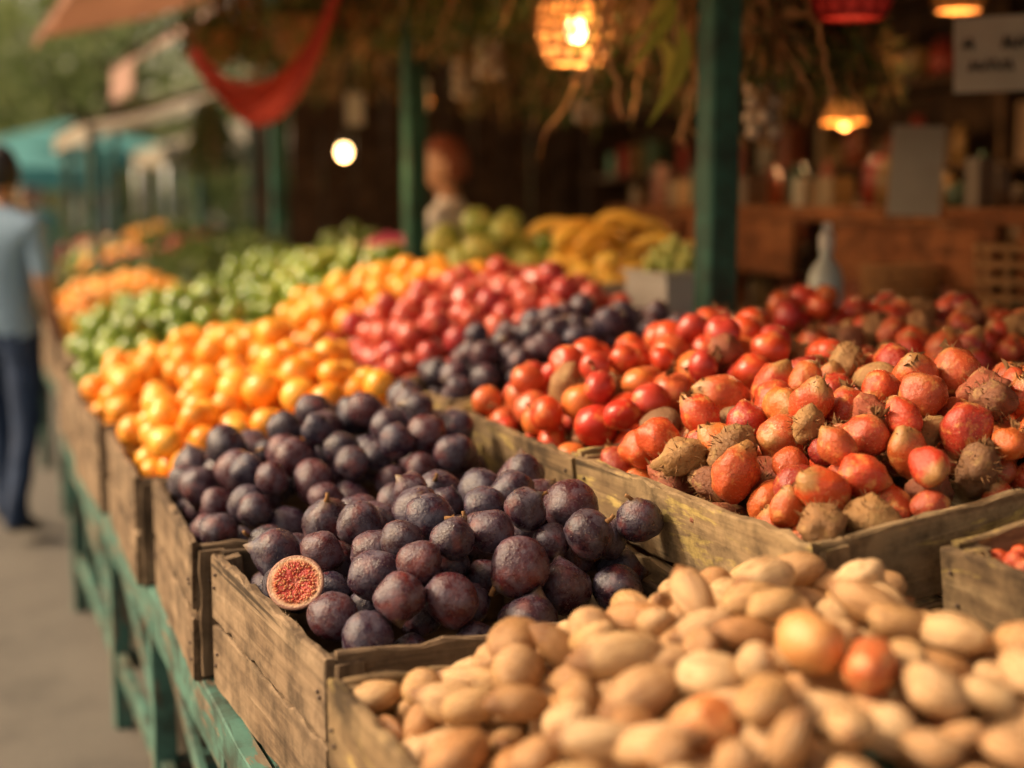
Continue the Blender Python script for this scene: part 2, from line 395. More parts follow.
stock('orange_pile','orange',[M_org],1.05,4.25,1.10,.70,.66,tilt=tB,prof=heap(.06,.12,4,.03),r=.042)
stock('lime_pile','lime',[M_grn],1.05,4.94,1.10,.70,.76,tilt=tB,prof=heap(.06,.15,4,.03),r=.046)
tC=rad(3)
stock('rosy_fruit_pile','red',[M_red,M_cal,M_brn],1.78,1.50,1.15,.62,.74,tilt=tC,cm=W_crate2,prof=heap(.03,.07,4,.02),r=.033,jr=.25)
stock('rosy_fruit_pile','red',[M_red,M_cal,M_brn],1.78,2.27,1.17,.62,.66,tilt=tC,cm=W_crate2,prof=heap(.02,.09,4,.02),r=.034,jr=.2)
stock('tomato_pile','tomato',[M_tom,M_cal,M_brn],1.78,2.95,1.17,.60,.27,tilt=tC,cm=W_crate2,prof=heap(.02,.10,4,.02),r=.036)

# cut fig half lying on the heap
def cut_fig(c,nrm,r):
    mb=MB(); nrm=Vector(nrm).normalized(); Q=np.array(nrm.to_track_quat('Z','Y').to_matrix()); c=np.array(c)
    V,L,T=ICO[4]; P=V.copy(); F=L.reshape(-1,3); keep=(V[F][:,:,2].max(1)<=.03); P[:,2]=np.where(P[:,2]>0,0,P[:,2])
    mb.add((P*[1,1,.85]*r)@Q.T+c,F[keep].ravel(),T[keep],0,V,.3)
    n=56; rings=[0,.15,.3,.45,.6,.72,.8,.86,.92,.96,1.0]; W=[];Lf=[];Tf=[]
    for i,q in enumerate(rings):
        for k in range(n):
            th=2*math.pi*k/n; z=.03-.06*math.exp(-(q/.35)**2)+(.02*math.sin(th*5+q*9) if 0<q<.85 else 0)
            if q==1.0: z=-.02
            W.append((q*math.cos(th)*1.0,q*math.sin(th),z))
    for i in range(len(rings)-1):
        for k in range(n):
            a=i*n+k;b=i*n+(k+1)%n; Lf+=[a,b,b+n,a+n];Tf.append(4)
    W=np.array(W); mb.add((W*r)@Q.T+c,Lf,Tf,1,W,0)
    V1,L1,T1=ICO[1]
    for i in range(300):
        q=math.sqrt(U(.02,.58)); th=U(0,6.283); rr=U(.022,.04)
        p=np.array([q*math.cos(th),q*math.sin(th),.03-.06*math.exp(-(q/.35)**2)+.012])
        Rr=rotm(0,0,th); mb.add((((V1*[rr*1.8,rr*.8,rr*.8])@Rr.T+p)*r)@Q.T+c,L1,T1,2,V1,U(0,1))
    m,nt,b=new('fig_flesh'); g=N(nt); a=g.attr('lp')
    s2=g.n('VectorMath',operation='MULTIPLY'); s2.inputs[1].default_value=(1,1,0); g.l(a.outputs['Vector'],s2.inputs[0])
    ln=g.n('VectorMath',operation='LENGTH'); g.l(s2.outputs[0],ln.inputs[0])
    nn=g.noise(a.outputs['Vector'],6,4); ad=g.n('Math',operation='MULTIPLY_ADD'); g.l(nn,ad.inputs[0]); ad.inputs[1].default_value=.16; g.l(ln.outputs['Value'],ad.inputs[2])
    c_=g.ramp(ad.outputs[0],[(0.,(.48,.16,.09)),(.3,(.42,.03,.02)),(.75,(.5,.045,.025)),(.88,(.6,.28,.14)),(.95,(.62,.4,.24)),(1.,(.4,.2,.14))])
    g.l(c_,b.inputs['Base Color']); b.inputs['Roughness'].default_value=.3; g.bump(g.noise(a.outputs['Vector'],18,3),.6,.004,b)
    ms=fruit_mat('fig_seed',[(.62,.24,.08),(.5,.05,.03),(.66,.40,.18),(.44,.03,.02)],rough=(.2,.35))
    mb.build('cut_fig',[M_fig,m,ms])
cut_fig(FIGP,(-.30,-.76,.56),.043)
mb=MB(); put(mb,T_tom[0],np.array(TOMP),.038,rotm(.4,.3,1),0,.9); mb.build('tomato',[M_onut])

# ---------------------------------------------------------------- stall table
mb=MB()
board(mb,(.425,2.95,.655),(5.2,.07,.035),RYZ,0,seg=34,jit=.0022)
for i,y in enumerate(np.arange(.45,5.6,.13)): board(mb,(1.1,y,.672),(1.30,.12,.022),RX,0,seg=10)
for y in (.5,1.45,2.42,3.34,4.2,5.5):
    board(mb,(.452,y,.31),(.62,.055,.055),RZ,0,seg=8); board(mb,(1.65,y,.31),(.62,.055,.055),RZ,0,seg=4)
    board(mb,(1.05,y,.20),(1.14,.05,.03),RXZ,0,seg=6)
board(mb,(.452,2.95,.20),(5.0,.06,.028),RYZ,0,seg=24)
board(mb,(.440,2.95,.555),(5.1,.05,.022),RYZ,0,seg=24)
for (y0,y1) in ((1.5,2.37),(2.47,3.29),(3.39,4.15),(4.25,5.45)):
    a=math.atan2(.28,y1-y0); R=np.array(Matrix.Rotation(a,3,'X'))@RYZ
    board(mb,(.462,(y0+y1)/2,.375),(math.hypot(.26,y1-y0-.04),.045,.02),R,0,seg=12)
def tier(x0,x1,z0,z1,y0,y1):
    a=math.atan2(z1-z0,x1-x0); R=np.array(Matrix.Rotation(-a,3,'Y')); 
    for y in np.arange(y0,y1,.16): board(mb,((x0+x1)/2,y+.07,(z0+z1)/2),((x1-x0)/math.cos(a),.15,.02),R@RX,0,seg=4)
tier(1.05,1.80,.825,.825+.75*math.tan(tB),.75,5.7)
tier(1.80,2.45,.895,.895+.65*math.tan(tC),1.45,3.2)
for y in (.8,1.6,2.3,3.0,3.7,4.4,5.1,5.65):
    board(mb,(1.12,y,.745),(.12,.04,.04),RZ); board(mb,(1.72,y,.60),(.55,.05,.05),RZ)
for y in (1.5,2.2,2.9): board(mb,(2.38,y,.45),(.86,.05,.05),RZ)
mb.build('market_stall_table',[W_teal])
M_dk=wood_mat('dark_storage_wood',(.02,.018,.014),(.05,.045,.035),(.08,.07,.055))  # crate planks in a much darker brown tone
for (y,l,h) in ((1.55,.78,.34),(2.55,.7,.42),(3.45,.66,.36),(4.35,.9,.44)):
    make_crate(.56,y,h+.01,.55,l,h,0,0,M_dk)

for y in (.6,3.3,5.85,8.45):
    mb=MB(); board(mb,(1.915,y,1.43),(2.86,.088,.088),RZ,0,seg=20,jit=.0008,ch=.008)
    board(mb,(1.92,y,2.62),(.5,.045,.045),np.array(Matrix.Rotation(rad(-45),3,'Y'))@RX)
    mb.build('green_post',[W_post])
mb=MB()
board(mb,(1.92,4.6,2.90),(9.6,.12,.08),RYZ,0,seg=10)
for y in np.arange(0,9.7,.6): board(mb,(3.3,y,2.93),(2.65,.1,.06),RXZ,0,seg=4)
for i,x in enumerate(np.arange(2.05,4.7,.2)): board(mb,(x,4.6,2.985),(9.7,.19,.02),RY,0,seg=4)
mb.build('shop_ceiling',[W_dark])
mb=MB()
for i,y in enumerate(np.arange(-.1,9.6,.22)): board(mb,(4.66,y,1.48),(2.95,.21,.03),RZX,0,seg=4)
for i,x in enumerate(np.arange(2.15,4.6,.22)): board(mb,(x,9.6,1.48),(2.95,.21,.03),RZ,0,seg=4)
mb.build('shop_wall',[W_dark])

# awnings
def cloth(cor,nu=24,nv=24,sag=.06,val=.0,mb=None):
    a,b,c,d=[np.array(q,float) for q in cor]; V=[];L=[];T=[];lp=[]
    off=rng.uniform(0,50,3)
    for i in range(nu+1):
        for j in range(nv+1):
            u=i/nu;v=j/nv
            p=(a*(1-u)+b*u)*(1-v)+(d*(1-u)+c*u)*v
            p=p+np.array([0,0,-sag*4*v*(1-v)*(1+.4*math.cos(u*math.pi*6))])
            q=Vector((u*3,v*3,0))+Vector(off); p=p+np.array([0,0,.04*noise.noise(q)])
            V.append(p);lp.append((u*4,v*2,0))
    for i in range(nu):
        for j in range(nv):
            k=i*(nv+1)+j; L+=[k,k+1,k+nv+2,k+nv+1];T.append(4)
    if val:
        n0=len(V)
        for i in range(nu+1):
            p=V[i*(nv+1)]; V.append(p+np.array([-.01,0,0])); lp.append((i/nu*4,-.05,0))
            V.append(p+np.array([-.02,0,-val*(1+.25*abs(math.sin(i*math.pi/3)))])); lp.append((i/nu*4,-.3,0))
        for i in range(nu):
            k=n0+2*i; L+=[k,k+2,k+3,k+1];T.append(4)
    mb.add(V,L,T,0,lp,U(0,1))
def cloth_mat(name,col,tr=.25,var=.4):
    m,nt,b=new(name); g=N(nt); vec=g.coords((1,1,1))
    c=g.mix(g.ramp(g.noise(vec,2.5,6,.65),[(.3,0.),(.75,1.)]),col,tuple(x*(1-var) for x in col))
    g.l(c,b.inputs['Base Color']); b.inputs['Roughness'].default_value=.9
    t=g.n('BsdfTranslucent'); g.l(c,t.inputs['Color']); mx=g.n('MixShader'); mx.inputs[0].default_value=tr
    g.l(b.outputs[0],mx.inputs[1]); g.l(t.outputs[0],mx.inputs[2]); g.l(mx.outputs[0],nt.nodes['Material Output'].inputs[0]); return m
C_brown=cloth_mat('brown_canvas',(.34,.16,.09),.4); C_tan=cloth_mat('tan_canvas',(.5,.43,.33),.35); C_pink=cloth_mat('pink_canvas',(.62,.38,.3),.4)
C_red=cloth_mat('red_cloth',(.55,.08,.055),.35); C_teal=cloth_mat('teal_canvas',(.14,.44,.44),.35); C_white=cloth_mat('white_canvas',(.6,.57,.5),.35)
def awning(name,x0,z0,x1,z1,y0,y1,mat,val=.1,sag=.04):
    mb=MB(); cloth(((x0,y0,z0),(x0,y1,z0),(x1,y1,z1),(x1,y0,z1)),nu=30,nv=12,sag=sag,val=val,mb=mb)
    tube(mb,[(x0,y0,z0+.02),(x0,y1,z0+.02)],.014,8,1)
    for y in np.linspace(y0+.05,y1-.05,4): tube(mb,[(x0,y,z0+.02),(x1,y,z1+.03)],.014,6,1)
    return mb.build(name,[mat,W_dark])
awning('brown_awning',.56,2.40,1.88,2.84,-.5,8.2,C_brown,.06)
awning('tan_awning',.98,2.06,2.2,2.42,10.2,12.6,C_tan,.10)
awning('pink_awning',1.15,2.40,2.1,3.05,8.8,9.9,C_pink,.18)
awning('white_awning',1.5,2.3,2.9,2.6,13.4,16.5,C_white,.15)

# red cloth swag
mb=MB(); n=40;m_=10;V=[];L=[];T=[];lp=[]
A=np.array([1.02,6.07,2.18]);B=np.array([1.57,5.84,2.42])
for i in range(n+1):
    u=i/n; p=A*(1-u)+B*u; sg=4*u*(1-u)
    for j in range(m_+1):
        v=j/m_
        V.append(p+np.array([.02*math.sin(v*9),-.05*math.sin(v*7+u*3)-.03,-.26*sg-v*(.05+.13*sg)])); lp.append((u*2,v*.6,0))
for i in range(n):
    for j in range(m_):
        k=i*(m_+1)+j; L+=[k,k+1,k+m_+2,k+m_+1];T.append(4)
mb.add(V,L,T,0,lp)
tube(mb,[A,(A[0],A[1],2.55)],.006,6,1); tube(mb,[B,(B[0]+.02,B[1],2.74)],.006,6,1)
mb.build('red_cloth_swag',[C_red,W_dark])

# ---------------------------------------------------------------- foliage helpers
LEAF_V=np.array([(0,0,0),(.35,-.22,.05),(.35,.22,.05),(.75,-.16,.02),(.75,.16,.02),(1.1,0,-.1),(.4,0,0),(.75,0,-.04)])
LEAF_L=[0,1,6, 0,6,2, 1,3,7,6, 6,7,4,2, 3,5,7, 7,5,4]; LEAF_T=[3,3,4,4,3,3]
def leaves(mb,pts,size,mat=0,slim=1.0,droop=False,rnd=(0,1)):
    pts=np.asarray(pts); n=len(pts)
    q=rng.normal(size=(n,4)); q/=np.linalg.norm(q,axis=1)[:,None]
    w,x,y,z=q.T
    R=np.stack([1-2*(y*y+z*z),2*(x*y-z*w),2*(x*z+y*w),2*(x*y+z*w),1-2*(x*x+z*z),2*(y*z-x*w),2*(x*z-y*w),2*(y*z+x*w),1-2*(x*x+y*y)],1).reshape(n,3,3)
    s=size*rng.uniform(.6,1.3,n)
    W=np.einsum('nij,kj->nki',R,LEAF_V*[1,slim,1])*s[:,None,None]+pts[:,None,:]
    if droop: W[:,:,2]-= (np.arange(8)>2)[None,:]*s[:,None]*.3
    k=len(LEAF_V)
    L=(np.array(LEAF_L)[None,:]+np.arange(n)[:,None]*k).ravel(); T=np.tile(LEAF_T,n)
    mb.add(W.reshape(-1,3),L,T,mat,None,np.repeat(rng.uniform(rnd[0],rnd[1],n),k),smooth=False)
M_leaf=multi_mat('leaf_green',[(.06,.11,.025),(.12,.18,.035),(.18,.22,.05),(.08,.12,.03)],.6,True)
M_vleaf=multi_mat('vine_leaf',[(.36,.40,.06),(.5,.5,.1),(.28,.34,.06)],.5,True)
M_dry=multi_mat('dried_leaf',[(.32,.18,.07),(.48,.29,.12),(.20,.16,.06),(.15,.15,.05)],.8,True)
M_stem=flat_mat('vine_stem',(.58,.32,.13),.8,.4,20)
M_tree=multi_mat('hazy_tree_leaf',[(.16,.22,.07),(.25,.31,.10),(.33,.37,.15),(.19,.25,.08)],.7,True)  # leaf greens lightened to stand in for distance haze

def bundle(name,x,y,ztop,ln,width,n,mat,size,top=2.9):
    mb=MB(); tube(mb,[(x,y,top),(x,y,ztop)],.004,5,1)
    for i in range(9):
        a=U(0,6.28); r=width*U(.2,1)
        tube(mb,[(x,y,ztop),(x+math.cos(a)*r*.4,y+math.sin(a)*r*.4,ztop-ln*.45),(x+math.cos(a)*r,y+math.sin(a)*r,ztop-ln*U(.8,1.15))],[.006,.005,.003],5,1)
    t=rng.uniform(0,1,n)**.8; a=rng.uniform(0,6.28,n); r=width*(.15+.85*t)*np.sqrt(rng.uniform(0,1,n))
    P=np.stack([x+np.cos(a)*r,y+np.sin(a)*r,ztop-ln*t],1); leaves(mb,P,size,0,.45,True)
    return mb.build(name,[mat,M_stem])
for (x,y,zt,ln,w,mt) in [(1.9,8.0,2.7,.55,.3,M_dry),(1.6,7.6,2.7,.45,.3,M_leaf),(2.0,7.1,2.6,.5,.25,M_dry),(1.75,6.7,2.65,.4,.25,M_leaf),(1.45,7.3,2.62,.35,.25,M_dry),
        (1.95,6.3,2.6,.42,.22,M_dry),(1.85,5.5,2.6,.45,.22,M_leaf),(2.1,5.6,2.65,.5,.25,M_dry),(1.9,5.0,2.6,.45,.22,M_leaf),(2.15,4.7,2.5,.42,.2,M_dry),(2.4,4.9,2.5,.55,.25,M_leaf),(2.3,4.35,2.45,.4,.2,M_dry),
        (1.95,4.5,2.55,.40,.2,M_leaf),(2.08,4.1,2.45,.42,.18,M_leaf),(2.5,5.6,2.5,.6,.25,M_leaf),(2.9,5.2,2.5,.5,.25,M_dry),(2.7,4.1,2.4,.46,.2,M_leaf),(3.1,4.4,2.4,.45,.2,M_dry),(2.62,3.75,2.3,.42,.15,M_dry),
        (2.25,3.62,2.32,.42,.16,M_leaf),(2.12,3.42,2.25,.30,.10,M_dry),(2.42,3.55,2.28,.36,.13,M_leaf),(2.55,3.9,2.35,.48,.14,M_dry),(3.4,4.8,2.5,.5,.22,M_leaf),(2.9,6.6,2.6,.6,.3,M_dry),(3.3,6.0,2.6,.6,.3,M_leaf),(2.45,6.3,2.5,.55,.25,M_dry)]:
    bundle('dried_herb_bundle',x,y,zt,ln,w,230,mt,.085)
# trailing vines by the lantern
mb=MB()
for i in range(42):
    x=1.92+U(-.15,.26);y=3.66+U(-.15,.2);z=2.75; pts=[(x,y,z)]; zend=U(1.72,2.2)
    dx=U(-.016,.016);dy=U(-.012,.012)
    while z>zend:
        z-=.035; dx+=U(-.009,.009); dx*=.9; x+=dx+U(-.015,.015); y+=dy+U(-.012,.012); pts.append((x,y,z))
    r0=U(.004,.0095)
    tube(mb,pts,[r0*(1-.5*k/len(pts)) for k in range(len(pts))],5,1)
    P=np.array(pts)[::4]; leaves(mb,P+rng.normal(0,.012,P.shape),.06,0,.4,True)
def longleaf(p,tip,w):
    p=np.array(p);tip=np.array(tip); V=[];n=10
    for k in range(n+1):
        t=k/n; q=p*(1-t)+tip*t+np.array([.06*math.sin(t*3),0,.03*math.sin(t*3.1)]); ww=w*math.sin(math.pi*min(1,t*.95+.03))
        V+= [q+np.array([ww,-ww*.3,0]),q+np.array([0,.006,0]),q-np.array([ww,-ww*.3,0])]
    L=[];T=[]
    for k in range(n):
        for j in (0,1): a=3*k+j; L+=[a,a+1,a+4,a+3];T.append(4)
    mb.add(V,L,T,2,None,U(.2,.9))
longleaf((1.86,3.42,2.02),(1.76,3.42,1.74),.022); longleaf((1.84,3.44,2.1),(1.70,3.43,1.88),.02); longleaf((1.80,3.42,2.12),(1.70,3.40,1.96),.018); longleaf((1.76,3.45,2.0),(1.80,3.42,1.82),.016)
for s in ((1.86,3.42,2.02),(1.84,3.44,2.1),(1.80,3.42,2.12),(1.76,3.45,2.0)): tube(mb,[s,(s[0]+.03,s[1]+.03,s[2]+.2),(1.93,3.6,2.75)],.005,5,1)
mb.build('hanging_vine',[M_dry,M_stem,M_vleaf])

# ---------------------------------------------------------------- lamps
E_bulb=flat_mat('lit_bulb',(1,.8,.5),.4,0,emit=(1,.62,.25),es=12)
E_amb=flat_mat('added_amber_glow',(.8,.4,.1),.4,0,emit=(1,.36,.06),es=1.3)  # emission for the added inner glow, not a real lantern part
E_glow=flat_mat('lit_shade',(.6,.25,.06),.6,.2,emit=(1,.3,.05),es=.35)
M_wick=flat_mat('wicker',(.36,.17,.05),.7,.5,30)
M_blk=flat_mat('black_cord',(.02,.02,.02),.6)
def point(loc,e,parent,col=(1,.55,.22),size=.04):
    l=bpy.data.lights.new('lamp_glow','POINT'); l.energy=e; l.color=col; l.shadow_soft_size=size
    o=bpy.data.objects.new('lamp_glow',l); scene.collection.objects.link(o); o.parent=parent; o.location=loc
def lantern(name,c,r,h,mat,glow=None,e=3,top=2.95,amber=False):
    mb=MB(); prof=lambda t: r*(.55+.45*math.sin(math.pi*(.12+.76*t))**.8)
    for k in range(13):
        a=2*math.pi*k/13; tw=.7
        for s in (1,-1):
            tube(mb,[(prof(t)*math.cos(a+s*tw*t),prof(t)*math.sin(a+s*tw*t),-h/2+h*t) for t in np.linspace(0,1,9)],.0042,5,0)
    for t in np.linspace(0,1,6):
        tube(mb,[(prof(t)*math.cos(a),prof(t)*math.sin(a),-h/2+h*t) for a in np.linspace(0,2*math.pi,25)],.005 if 0<t<1 else .009,5,0)
    V,L,T=ICO[3]; mb.add(V*[.030,.030,.038]+[0,0,-.015],L,T,1)
    if amber: mb.add(V*[.07,.07,.045]+[0,0,.055],L,T,3)  # glowing ellipsoid added above the bulb to give the lantern an amber body
    tube(mb,[(0,0,.02),(0,0,h/2)],.014,8,2); tube(mb,[(0,0,h/2),(0,0,top-c[2])],.004,6,2)
    for a in (0,1.57,3.14,4.71): tube(mb,[(0,0,h/2+.05),(prof(1)*math.cos(a),prof(1)*math.sin(a),h/2)],.004,5,2)
    if glow: lathe(mb,[(prof(t)*.93,-h/2+h*t) for t in np.linspace(.02,.98,9)],24,3)
    o=mb.build(name,[mat,E_bulb,M_blk,glow or E_amb],M=Matrix.Translation(c))
    if e: point((0,0,-.06),e,o)
    return o
lantern('wicker_lantern',(1.87,4.1,2.085),.12,.22,M_wick,None,12,amber=True)
M_redsh=flat_mat('red_weave',(.5,.03,.03),.6,.3,20)
lantern('red_lantern',(2.36,3.36,2.15),.12,.2,M_redsh,flat_mat('red_paper',(.5,.03,.03),.6,.2,emit=(1,.06,.03),es=.12),0)
lantern('wicker_lantern',(3.29,4.06,2.28),.10,.16,M_wick,E_glow,8)
def bulb_lamp(c,r,shade,e,top=2.9):
    mb=MB(); V,L,T=ICO[3]; mb.add(V*[r,r,r*1.15],L,T,0); tube(mb,[(0,0,r),(0,0,r+.05)],.016,8,1); tube(mb,[(0,0,r+.05),(0,0,top-c[2])],.004,6,1)
    if shade: lathe(mb,[(.02,.09),(.05,.085),(.08,.02),(.09,-.01),(.085,-.01),(.05,.075),(.02,.08)],24,2)
    o=mb.build('pendant_lamp' if shade else 'hanging_bulb',[E_glow if shade else E_bulb,M_blk,E_glow],M=Matrix.Translation(c)); point((0,0,-.06),e,o)
bulb_lamp((1.6,5.83,1.75),.030,False,8,2.75)
bulb_lamp((3.53,5.05,1.88),.03,True,14)
bulb_lamp((2.6,7.9,2.12),.03,True,10)

# ---------------------------------------------------------------- things on / in the shop
M_paper=flat_mat('paper_card',(.44,.39,.30),.8,.3,6); M_ink=flat_mat('ink',(.03,.025,.03),.7)
M_plw=flat_mat('white_plastic',(.52,.50,.45),.45,.25,5); M_steel=flat_mat('steel',(.35,.36,.36),.35,.3,8,metal=.8)
def card(name,c,w,h,yaw,text=False,roll=0):
    mb=MB()
    board(mb,(0,0,0),(w,h,.006),RXZ,0,seg=4,jit=.0006,ch=.001)
    tube(mb,[(-w*.35,0,h/2),(-w*.3,0,h/2+.5)],.0015,4,1);tube(mb,[(w*.35,0,h/2),(w*.3,0,h/2+.5)],.0015,4,1)
    if text:
        for z,xs in [(h*.14,[(-.42,-.33),(-.06,.04),(.07,.2),(.22,.34)]),(-h*.15,[(-.36,-.26),(-.23,-.1),(-.07,.03)])]:
            for (a,b) in xs:
                k=4; pts=[]
                for i in range(k+1): pts.append((a*w+(b-a)*w*i/k,-.006,z+(h*.085 if i%2 else -h*.07)*U(.7,1.1)))
                tube(mb,pts,.0055 if z>0 and a>-.1 else .0045,5,1)
    return mb.build(name,[M_paper,M_ink],M=Matrix.Translation(c)@Matrix.Rotation(yaw,4,'Z')@Matrix.Rotation(roll,4,'Y'))
yw=rad(-30)
card('handwritten_sign',(2.76,3.19,1.95),.29,.205,yw,True,rad(-2))
card('paper_notice',(2.86,3.7,1.64),.16,.28,yw,False,rad(2))
card('paper_notice',(1.98,7.0,2.0),.09,.16,yw); card('paper_notice',(2.05,6.2,2.02),.1,.14,yw)

mb=MB()
for y in np.arange(3.25,9.2,.16): board(mb,(2.22,y+.05,1.17),(.85,.15,.025),RX,0,seg=3)
board(mb,(1.80,6.2,1.13),(5.9,.07,.03),RYZ,0,seg=12)
for y in (3.3,4.6,6.2,7.8,9.1):
    for x in (1.84,2.6): board(mb,(x,y+.1,.58),(1.15,.06,.06),RZ)
mb.build('inner_display_table',[W_dark])
def tray(name,x,y,w,l,h,mat,z=1.185,t=.008,rz=0):
    mb=MB(); board(mb,(0,0,t/2),(w,l,t),RX,0,seg=2,jit=0)
    for s in (-1,1): board(mb,(s*(w/2-t/2),0,h/2+t+.001),(l,h,t),RYZ,0,seg=2,jit=0); board(mb,(0,s*(l/2-t/2),h/2+t+.001),(w-2*t-.002,h,t),RXZ,0,seg=2,jit=0)
    for s in (-1,1): board(mb,(s*(w/2+.004),0,h+t+.004),(l+.02,.014,.01),RY,0,seg=2,jit=0); board(mb,(0,s*(l/2+.004),h+t+.009),(w+.02,.014,.01),RX,0,seg=2,jit=0)
    return mb.build(name,[mat],M=Matrix.Translation((x,y,z))@Matrix.Rotation(rz,4,'Z'))
def loose(name,x,y,w,l,z,r,mats,H=.08,rz=0,tpl=None):
    C,R=pack(w,l,heap(0,H,2,0),r,.15,2.6); mb=MB()
    for c,ri in zip(C,R): put(mb,random.choice(tpl),c-np.array([w/2,l/2,0]),ri,rand_rot())
    return mb.build(name,mats,M=Matrix.Translation((x,y,z))@Matrix.Rotation(rz,4,'Z'))
tray('white_produce_box',2.03,3.73,.20,.26,.14,M_plw); loose('brussels_sprout_pile',2.03,3.73,.2,.26,1.34,.019,[M_pal],.10,tpl=T_lim)
tray('white_plastic_tray',2.02,4.35,.5,.5,.08,M_plw); loose('yellow_squash_pile',2.02,4.35,.5,.5,1.28,.04,[M_yel],.08,tpl=T_lim)
tray('white_plastic_tray',1.88,4.95,.5,.62,.08,M_plw); loose('pale_melon_pile',1.88,4.95,.5,.62,1.27,.055,[M_pal],.26,tpl=T_org)
tray('white_plastic_tray',1.95,6.3,.45,.6,.06,M_plw); loose('radish_pile',1.95,6.3,.45,.6,1.26,.03,[fruit_mat('radish_skin',[(.6,.1,.2),(.5,.05,.13)])],.14,tpl=T_org)
tray('white_plastic_tray',2.05,7.3,.45,.7,.06,M_plw); loose('lime_pile',2.05,7.3,.45,.7,1.26,.045,[M_grn],.16,tpl=T_lim)
tray('white_plastic_tray',2.38,5.35,.4,.5,.06,M_plw); loose('lime_pile',2.38,5.35,.4,.5,1.26,.04,[M_grn],.2,tpl=T_lim)
mb=MB()
for i in range(30):
    a=U(-.5,.5); x=2.30+U(-.24,.22); y=4.7+U(-.3,.3); z=1.26+.026*(i//4)
    pts=[(x+ t*math.cos(a)*.11, y+t*math.sin(a)*.11, z+.05*(1-t*t)) for t in np.linspace(-1,1,9)]
    tube(mb,pts,[.006,.018,.022,.023,.023,.023,.022,.016,.005],8,0,U(0,1))
mb.build('banana_bunch',[M_yel])
mb=MB(); lathe(mb,[(0,0),(.036,0),(.038,.01),(.038,.11),(.03,.135),(.013,.155),(.013,.175)],20,0,(0,0,0)); lathe(mb,[(.016,.172),(.017,.205),(.006,.215),(0,.215)],14,1)
board(mb,(.012,0,.222),(.055,.018,.02),RX,1,seg=2,jit=0); tube(mb,[(.03,0,.212),(.038,0,.185),(.028,0,.165)],.004,6,1)
mb.build('spray_bottle',[flat_mat('frosted_plastic',(.36,.40,.37),.3,.1,5),M_plw],M=Matrix.Translation((2.33,3.40,1.185))@Matrix.Rotation(1,4,'Z')@Matrix.Scale(1.3,4))
tray('steel_tray',2.50,3.42,.30,.3,.05,M_steel)
def wicker(c,r,h):
    mb=MB()
    for k in range(14):
        a=2*math.pi*k/14; tube(mb,[(r*.85*math.cos(a),r*.85*math.sin(a),0),(r*math.cos(a),r*math.sin(a),h)],.006,5)
    for t in np.linspace(0,1,6): tube(mb,[(r*(.85+.15*t)*math.cos(a),r*(.85+.15*t)*math.sin(a),h*t) for a in np.linspace(0,2*math.pi,21)],.009,5)
    mb.build('wicker_basket',[M_wick],M=Matrix.Translation(c))
wicker((2.92,3.25,1.175),.15,.24); wicker((2.85,3.75,1.175),.12,.16)
mb=MB()
board(mb,(3.2,4.6,1.50),(3.0,.5,.05),RY,0,seg=8)
for (y,w) in ((3.25,.2),(3.9,.9),(4.95,.8),(5.75,.6)): board(mb,(2.98,y,1.37),(w,.20,.03),RYZ,0,seg=4)
for y in (3.2,4.1,5.0,6.0): board(mb,(3.0,y,.74),(1.45,.07,.07),RZ); board(mb,(3.4,y,.74),(1.45,.07,.07),RZ)
board(mb,(3.2,4.6,1.02),(2.9,.45,.03),RY,0)
mb.build('wooden_counter',[W_mid])
mb=MB()
for y in np.arange(3.1,3.9,.16): board(mb,(2.88,y,1.15),(.6,.15,.03),RX,0,seg=3)
for y in (3.12,3.75):
    for x in (2.65,3.12): board(mb,(x,y,.57),(1.13,.05,.05),RZ)
mb.build('wooden_side_table',[W_mid])
M_misc=multi_mat('jar_and_box_colours',[(.34,.09,.04),(.18,.11,.06),(.42,.26,.12),(.09,.15,.08),(.46,.38,.26),(.36,.05,.03),(.34,.2,.07)],.4)
mb=MB(); mj=MB()
for z in (.9,1.3,1.7,2.1,2.5):
    board(mb,(4.45,5.0,z),(8.6,.35,.03),RY,0,seg=8)
    y=.9
    while y<9.1:
        w=U(.05,.14); h=U(.1,.28)
        if U(0,1)<.85:
            if U(0,1)<.5: lathe(mj,[(0,0),(w/2,0),(w/2,h*.75),(w*.3,h*.85),(w*.3,h),(0,h)],12,0,(4.4,y,z+.016),rnd=U(0,1))
            else: board(mj,(4.42,y,z+.017+h/2),(h,w*1.1,w),RZ,0,seg=1,jit=0,rnd=U(0,1))
        y+=w+U(.01,.12)
for y in (.8,2.9,5.0,7.1,9.2): board(mb,(4.45,y,1.4),(2.6,.3,.03),RZ,0,seg=3)
mb.build('wall_shelf',[W_dark]); mj.build('jars_and_boxes',[M_misc])
mj=MB()
for i in range(44):
    y=3.25+i*.065; w=U(.05,.11);h=U(.06,.20); x=3.06+(i%3)*.14
    if U(0,1)<.3: continue
    if i%3: lathe(mj,[(0,0),(w/2,0),(w/2*1.1,h*.5),(w/2,h*.8),(w*.25,h*.9),(w*.25,h),(0,h)],12,0,(x,y,1.527),rnd=U(0,1))
    else: board(mj,(x,y,1.527+h/2),(h,w,w),RZ,0,seg=1,jit=0,rnd=U(0,1))
mj.build('counter_jars',[M_misc])
mj=MB()
for i in range(30):
    y=3.3+i*.09; w=U(.06,.12);h=U(.08,.24)
    board(mj,(3.2+U(-.05,.05),y,1.037+h/2),(h,w*.8,w*1.5),RZ,0,seg=1,jit=0,rnd=U(0,1))
mj.build('shelf_boxes',[M_misc])
